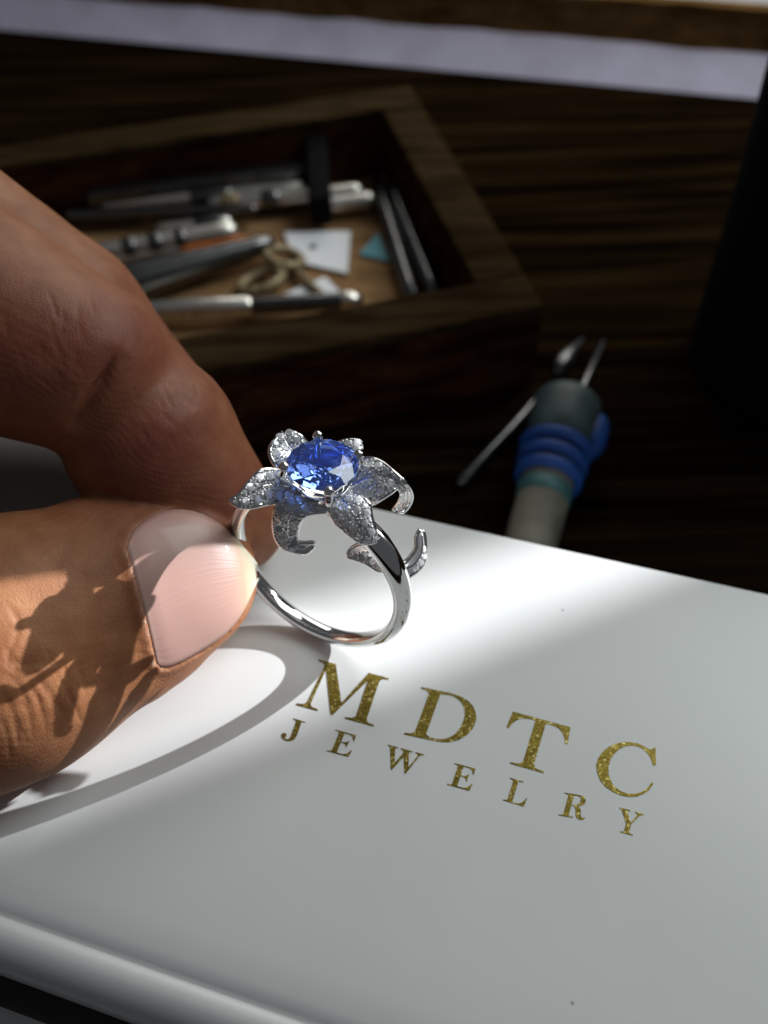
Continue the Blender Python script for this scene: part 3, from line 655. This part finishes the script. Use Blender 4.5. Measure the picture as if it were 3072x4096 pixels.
fold = np.maximum.reduce([.22*np.exp(-((d_base-.25)/.75)**2), .20*np.exp(-((d_low-.3)/.7)**2), .16*np.exp(-((d_top-.3)/.7)**2)])
dsp[ix] = np.where(ins, fold*np.exp(-d_all/.22) - .40*np.clip(d_all/.9, 0, 1), dsp[ix] + fold)
X2 = X + NN*dsp[:, None]; hm.vertices.foreach_set('co', (X2*S).ravel()); hm.update()
hm.polygons.foreach_set('use_smooth', [True]*len(hm.polygons))
dr_ = np.zeros(nv); jj = np.clip((pj[ix, 1]-2150)/500, 0, 1)
dr_[ix] = np.where(ins, 0, np.maximum(.75*np.exp(-(d_base/.32)**2)*(.35+.65*jj), .4*np.exp(-(d_low/.25)**2)))
hm.attributes.new('dry', 'FLOAT', 'POINT').data.foreach_set('value', dr_.astype(np.float32))
at_ = hm.attributes.new('flush_shade', 'FLOAT', 'POINT')  # mask for redness and painted shade, strongest over the index finger
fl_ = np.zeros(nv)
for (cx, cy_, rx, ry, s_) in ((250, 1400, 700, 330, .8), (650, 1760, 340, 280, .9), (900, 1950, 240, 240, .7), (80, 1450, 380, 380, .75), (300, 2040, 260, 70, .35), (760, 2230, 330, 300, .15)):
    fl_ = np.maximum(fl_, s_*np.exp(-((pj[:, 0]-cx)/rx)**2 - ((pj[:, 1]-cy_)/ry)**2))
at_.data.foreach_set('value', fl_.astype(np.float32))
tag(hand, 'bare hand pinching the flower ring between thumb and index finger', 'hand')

# ------------------------------------------------------------------ tool tray
ZR = ZT + 23
cFR, cBR = PZ(2180, 1222, ZR), PZ(1640, 340, ZR)
tv_ = nrm((cBR-cFR)*A([1, 1, 0])); fl0 = PZ(700, 1530, ZR); tu_ = nrm((fl0-cFR)*A([1, 1, 0])); tu_ = nrm(tu_ - tv_*np.dot(tu_, tv_)*.75)
DV = np.linalg.norm(cBR-cFR); DU = 230.0; TK = 11.0
tray = thing('tool_tray', 'open dark brown wooden tray full of small steel tools', 'tray', cFR + tu_*DU/2 + tv_*DV/2 - Z*23)
def wallbox(name, a, b, inward, z0, z1, mat, tk=TK):
    d = nrm(b-a); c_ = (a+b)/2 + inward*tk/2; c_ = c_*A([1, 1, 0]) + Z*(z0+z1)/2
    return bevel(mesh(name, *boxv(c_, d, inward - d*np.dot(inward, d), Z, np.linalg.norm(b-a)/2, tk/2, (z1-z0)/2), mat, tray, False), .5, 2)
inn = nrm(np.cross(Z, tu_)); inn = inn if np.dot(inn, tv_) > 0 else -inn
inr = nrm(np.cross(Z, tv_)); inr = inr if np.dot(inr, tu_) > 0 else -inr
P_fl, P_bl = cFR + tu_*DU, cBR + tu_*DU
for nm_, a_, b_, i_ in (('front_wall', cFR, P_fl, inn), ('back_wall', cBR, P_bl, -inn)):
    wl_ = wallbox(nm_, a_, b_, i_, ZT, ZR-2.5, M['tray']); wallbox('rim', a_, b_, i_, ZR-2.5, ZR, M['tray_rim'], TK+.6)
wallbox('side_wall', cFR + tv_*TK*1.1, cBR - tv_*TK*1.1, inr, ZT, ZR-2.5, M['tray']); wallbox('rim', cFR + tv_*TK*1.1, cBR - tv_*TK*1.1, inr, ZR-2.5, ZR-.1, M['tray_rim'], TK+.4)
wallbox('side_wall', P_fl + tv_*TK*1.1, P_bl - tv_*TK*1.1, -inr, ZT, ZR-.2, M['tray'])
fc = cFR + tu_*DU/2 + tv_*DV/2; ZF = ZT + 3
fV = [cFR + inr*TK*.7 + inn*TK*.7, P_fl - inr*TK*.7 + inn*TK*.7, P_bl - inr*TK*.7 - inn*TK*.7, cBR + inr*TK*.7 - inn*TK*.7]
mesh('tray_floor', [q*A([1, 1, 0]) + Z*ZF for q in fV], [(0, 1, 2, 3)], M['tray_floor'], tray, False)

def rod(name, p, q, r, zz, mat, label, group=None, taper=1.0, cat='tool', n=14, bands=()):
    a, b = PZ(*p, ZF+zz), PZ(*q, ZF+zz)
    pts = [a*(1-t_)+b*t_ for t_ in np.linspace(0, 1, 12)]; rr = np.linspace(r, r*taper, 12)
    if not bands:
        return tag(mesh(name, *tube(pts, rr, n), mat), label, cat, group)
    th_ = thing(name, label, cat, a, group); mesh('shaft', *tube(pts, rr, n), mat, th_)
    for (t0, t1, k_, mt) in bands:
        mesh('collar', *tube([a*(1-t0)+b*t0, a*(1-(t0+t1)/2)+b*(t0+t1)/2, a*(1-t1)+b*t1], r*k_, n), mt, th_)
    return th_
tg = 'small steel tools lying in the tray'
a_, b_ = PZ(352, 790, ZF+9), PZ(1225, 672, ZF+9); d_ = nrm(b_-a_)
o = tag(bevel(mesh('flat_file', *boxv((a_+b_)/2, d_, np.cross(Z, d_), Z, np.linalg.norm(b_-a_)/2, 2.2, 1.6), M['dark_steel'], None, False), .6), 'long flat dark steel bar, rearmost of the tools in the tray', 'tool', tg)
rod('burr', (430, 822), (1200, 752), 2.0, 6, M['steel'], 'steel rod just in front of the flat dark bar', tg, bands=((.45, .62, 1.25, M['dark_steel']),))
rod('burr', (280, 858), (1010, 838), 1.6, 5, M['dark_steel'], 'thin dark grey rod ending at the left by the fingers', tg)
rod('burr', (860, 812), (1260, 782), 2.3, 5, M['steel'], 'short bright steel rod touching the black upright block', tg, bands=((.1, .2, 1.2, M['brass']), (.5, .6, 1.2, M['dark_steel'])))
rod('burr', (1310, 776), (1425, 762), 2.0, 6, M['steel'], 'short steel stub right of the black block, rear one', tg)
rod('burr', (1305, 822), (1478, 800), 2.4, 4, M['steel'], 'short steel stub right of the black block, front one', tg)
rod('burr', (650, 918), (905, 888), 1.8, 3, M['steel'], 'small steel rod in the middle of the left pile', tg, bands=((.55, .9, 1.2, M['dark_steel']),))
rod('fluted_reamer', (400, 1012), (915, 925), 2.6, 5, M['steel'], 'bright fluted steel rod slanting beside the index finger', tg, bands=((.2, .25, 1.15, M['dark_steel']), (.4, .45, 1.15, M['dark_steel']), (.6, .64, 1.12, M['dark_steel'])))
rod('fluted_reamer', (400, 1052), (720, 995), 2.2, 3, M['steel'], 'second bright rod just in front of the fluted one', tg)
rod('plastic_stick', (740, 1012), (975, 975), 2.2, 2.5, M['orange'], 'orange plastic stick lying under the dark pen handle', tg)
rod('pin_vise', (500, 1145), (1065, 975), 5.4, 5, M['dark_steel'], 'thick dark tapered pen handle pointing to the white card', tg, taper=.45)
rod('tool_shaft', (560, 1250), (1418, 1202), 2.2, 4, M['dark_steel'], 'long grey rod along the front inner wall of the tray', tg, bands=((.05, .5, 1.2, M['steel']), (.95, .99, 1.1, M['steel'])))
rod('graver', (1512, 735), (1648, 1178), 2.2, 3, M['dark_steel'], 'dark grey rod leaning along the right wall, inner one', tg)
rod('graver', (1570, 760), (1736, 1165), 2.0, 4, M['dark_steel'], 'dark grey rod leaning along the right wall, outer one', tg)
q0, q1 = PZ(1270, 640, ZF+8), PZ(1290, 905, ZF+2); d_ = nrm(q1-q0)
blk = tag(bevel(mesh('magnet_block', *boxv((q0+q1)/2+Z*4, d_, np.cross(Z, d_), Z, np.linalg.norm(q1-q0)/2, 3.2, 4.2), M['soft_black'], None, False), 1.2), 'black upright block across the steel rods in the tray', 'block')
def card(name, pix, zz, mat, label, th=.5):
    V = [PZ(*p, ZF+zz) for p in pix]; V2 = [v_+Z*th for v_ in V]; n_ = len(V)
    F = [tuple(range(n_))[::-1], tuple(range(n_, 2*n_))] + [(i, (i+1) % n_, n_+(i+1) % n_, n_+i) for i in range(n_)]
    return tag(mesh(name, V+V2, F, mat, None, False), label, 'card')
cdd = card('paper_card', [(1137, 935), (1403, 930), (1390, 1098), (1178, 1050)], .6, M['card'], 'white square card with a small dark dot in the tray')
dc = PZ(1252, 986, ZF+1.25); mesh('dot', *lathe(dc, Z, [(1.1, 0), (1.1, .05)], 16), M['dark_steel'], cdd)
card('paper_scrap', [(1137, 1182), (1300, 1112), (1365, 1178), (1330, 1195)], .3, M['card'], 'small white scrap of paper under the brass wire')
card('paper_scrap', [(1438, 1022), (1512, 935), (1556, 1050)], .3, M['teal_card'], 'teal triangular scrap of card beside the right wall')
def loop(name, px, py, r, tilt, label):
    c_ = PZ(px, py, ZF+3.2); ax = nrm(A([math.cos(tilt)*.3, math.sin(tilt)*.3, .9])); a, b = frame_of(ax)
    P_ = [c_ + r*(a*math.cos(q)+b*math.sin(q)) for q in np.linspace(0, 2*math.pi, 40)]
    return tag(mesh(name, *tube(P_, 1.3, 8, False), M['brass']), label, 'ring')
loop('brass_loop', 1137, 1030, 4.6, .5, 'brass wire loop overlapping the white card corner')
loop('brass_loop', 1045, 1125, 5.6, 2.4, 'larger dull brass loop left of the paper scrap')
rod('brass_wire', (1150, 1050), (1290, 1180), .9, 2.0, M['brass'], 'thin brass wire slanting across the paper scrap', cat='wire')

# ------------------------------------------------------------------ handpiece with blue rings, lying right of the tray
hb, ht = PZ(2125, 2170, ZT+7), PZ(2275, 1600, ZT+9.5); hd = nrm(ht-hb); HL = np.linalg.norm(ht-hb)
hp = thing('handpiece', 'small torch handpiece with blue rubber rings and cream sleeve lying behind the box', 'tool', hb - Z*7)
mesh('sleeve', *lathe(hb, hd, [(3.8, -6), (4.6, -4), (4.9, 0), (5.3, HL*.5), (5.6, HL*.62)], 32), M['cream'], hp)
mesh('cap', *lathe(hb + hd*HL*.62, hd, [(5.7, 0), (6.3, .4), (6.8, HL*.16), (7.1, HL*.28), (7.0, HL*.34), (6.2, HL*.37), (2.5, HL*.38)], 36), M['grey_teal'], hp)
for k_, t_ in enumerate((.42, .515, .61)):
    a, b = frame_of(hd); c_ = hb + hd*HL*t_; P_ = [c_ + (5.6+k_*.35)*(a*math.cos(q)+b*math.sin(q)) for q in np.linspace(0, 2*math.pi, 48)]
    mesh('rubber_ring', *tube(P_, 1.25, 10, False), M['blue_rubber'], hp)
c_ = PZ(2372, 1742, ZT+8); mesh('rubber_knob', *tube([c_ - hd*2.5, c_ + hd*2.5], 3.0, 16), M['blue_rubber'], hp)
p0 = PZ(2225, 1905, ZT+14.5); mesh('paint_patch', *lathe(hb + hd*HL*.26, hd, [(5.2, 0), (5.32, .3), (5.4, HL*.08), (5.3, HL*.085)], 32), M['teal'], hp)
mesh('needle', *tube([PZ(2318, 1585, ZT+13), PZ(2412, 1370, ZT+9)], [1.1, .8], 10), M['dark_steel'], hp)
mesh('nozzle', *tube([PZ(2235, 1480, ZT+9), PZ(2262, 1440, ZT+9), PZ(2330, 1360, ZT+8)], [2.0, 2.4, .7], 12), M['dark_steel'], hp)
tag(mesh('steel_pin', *tube([PZ(1850, 1922, ZT+1.6), PZ(2160, 1590, ZT+1.6)], 1.6, 12), M['dark_steel']), 'thin grey steel pin slanting on the table left of the handpiece', 'pin')

# ------------------------------------------------------------------ black container at the right edge
bc = A([98.0, 141.0, ZT])
V, F = lathe(bc, Z, [(22, .1), (24, 1.5), (24.5, 6), (26, 40), (29, 80), (31, 105), (31.5, 118), (30.5, 119), (28, 110), (22, 60), (20, 10)], 48)
cont = thing('black_container', 'tall black round container in shadow at the right edge', 'container', bc)
mesh('body', V, F, M['soft_black'], cont)
mesh('rim', *lathe(bc, Z, [(31.7, 114), (32.4, 116), (32.4, 118), (31.7, 120), (30.6, 120), (30.3, 118)], 48, False), M['black'], cont)
print('diamonds', diamond_count)
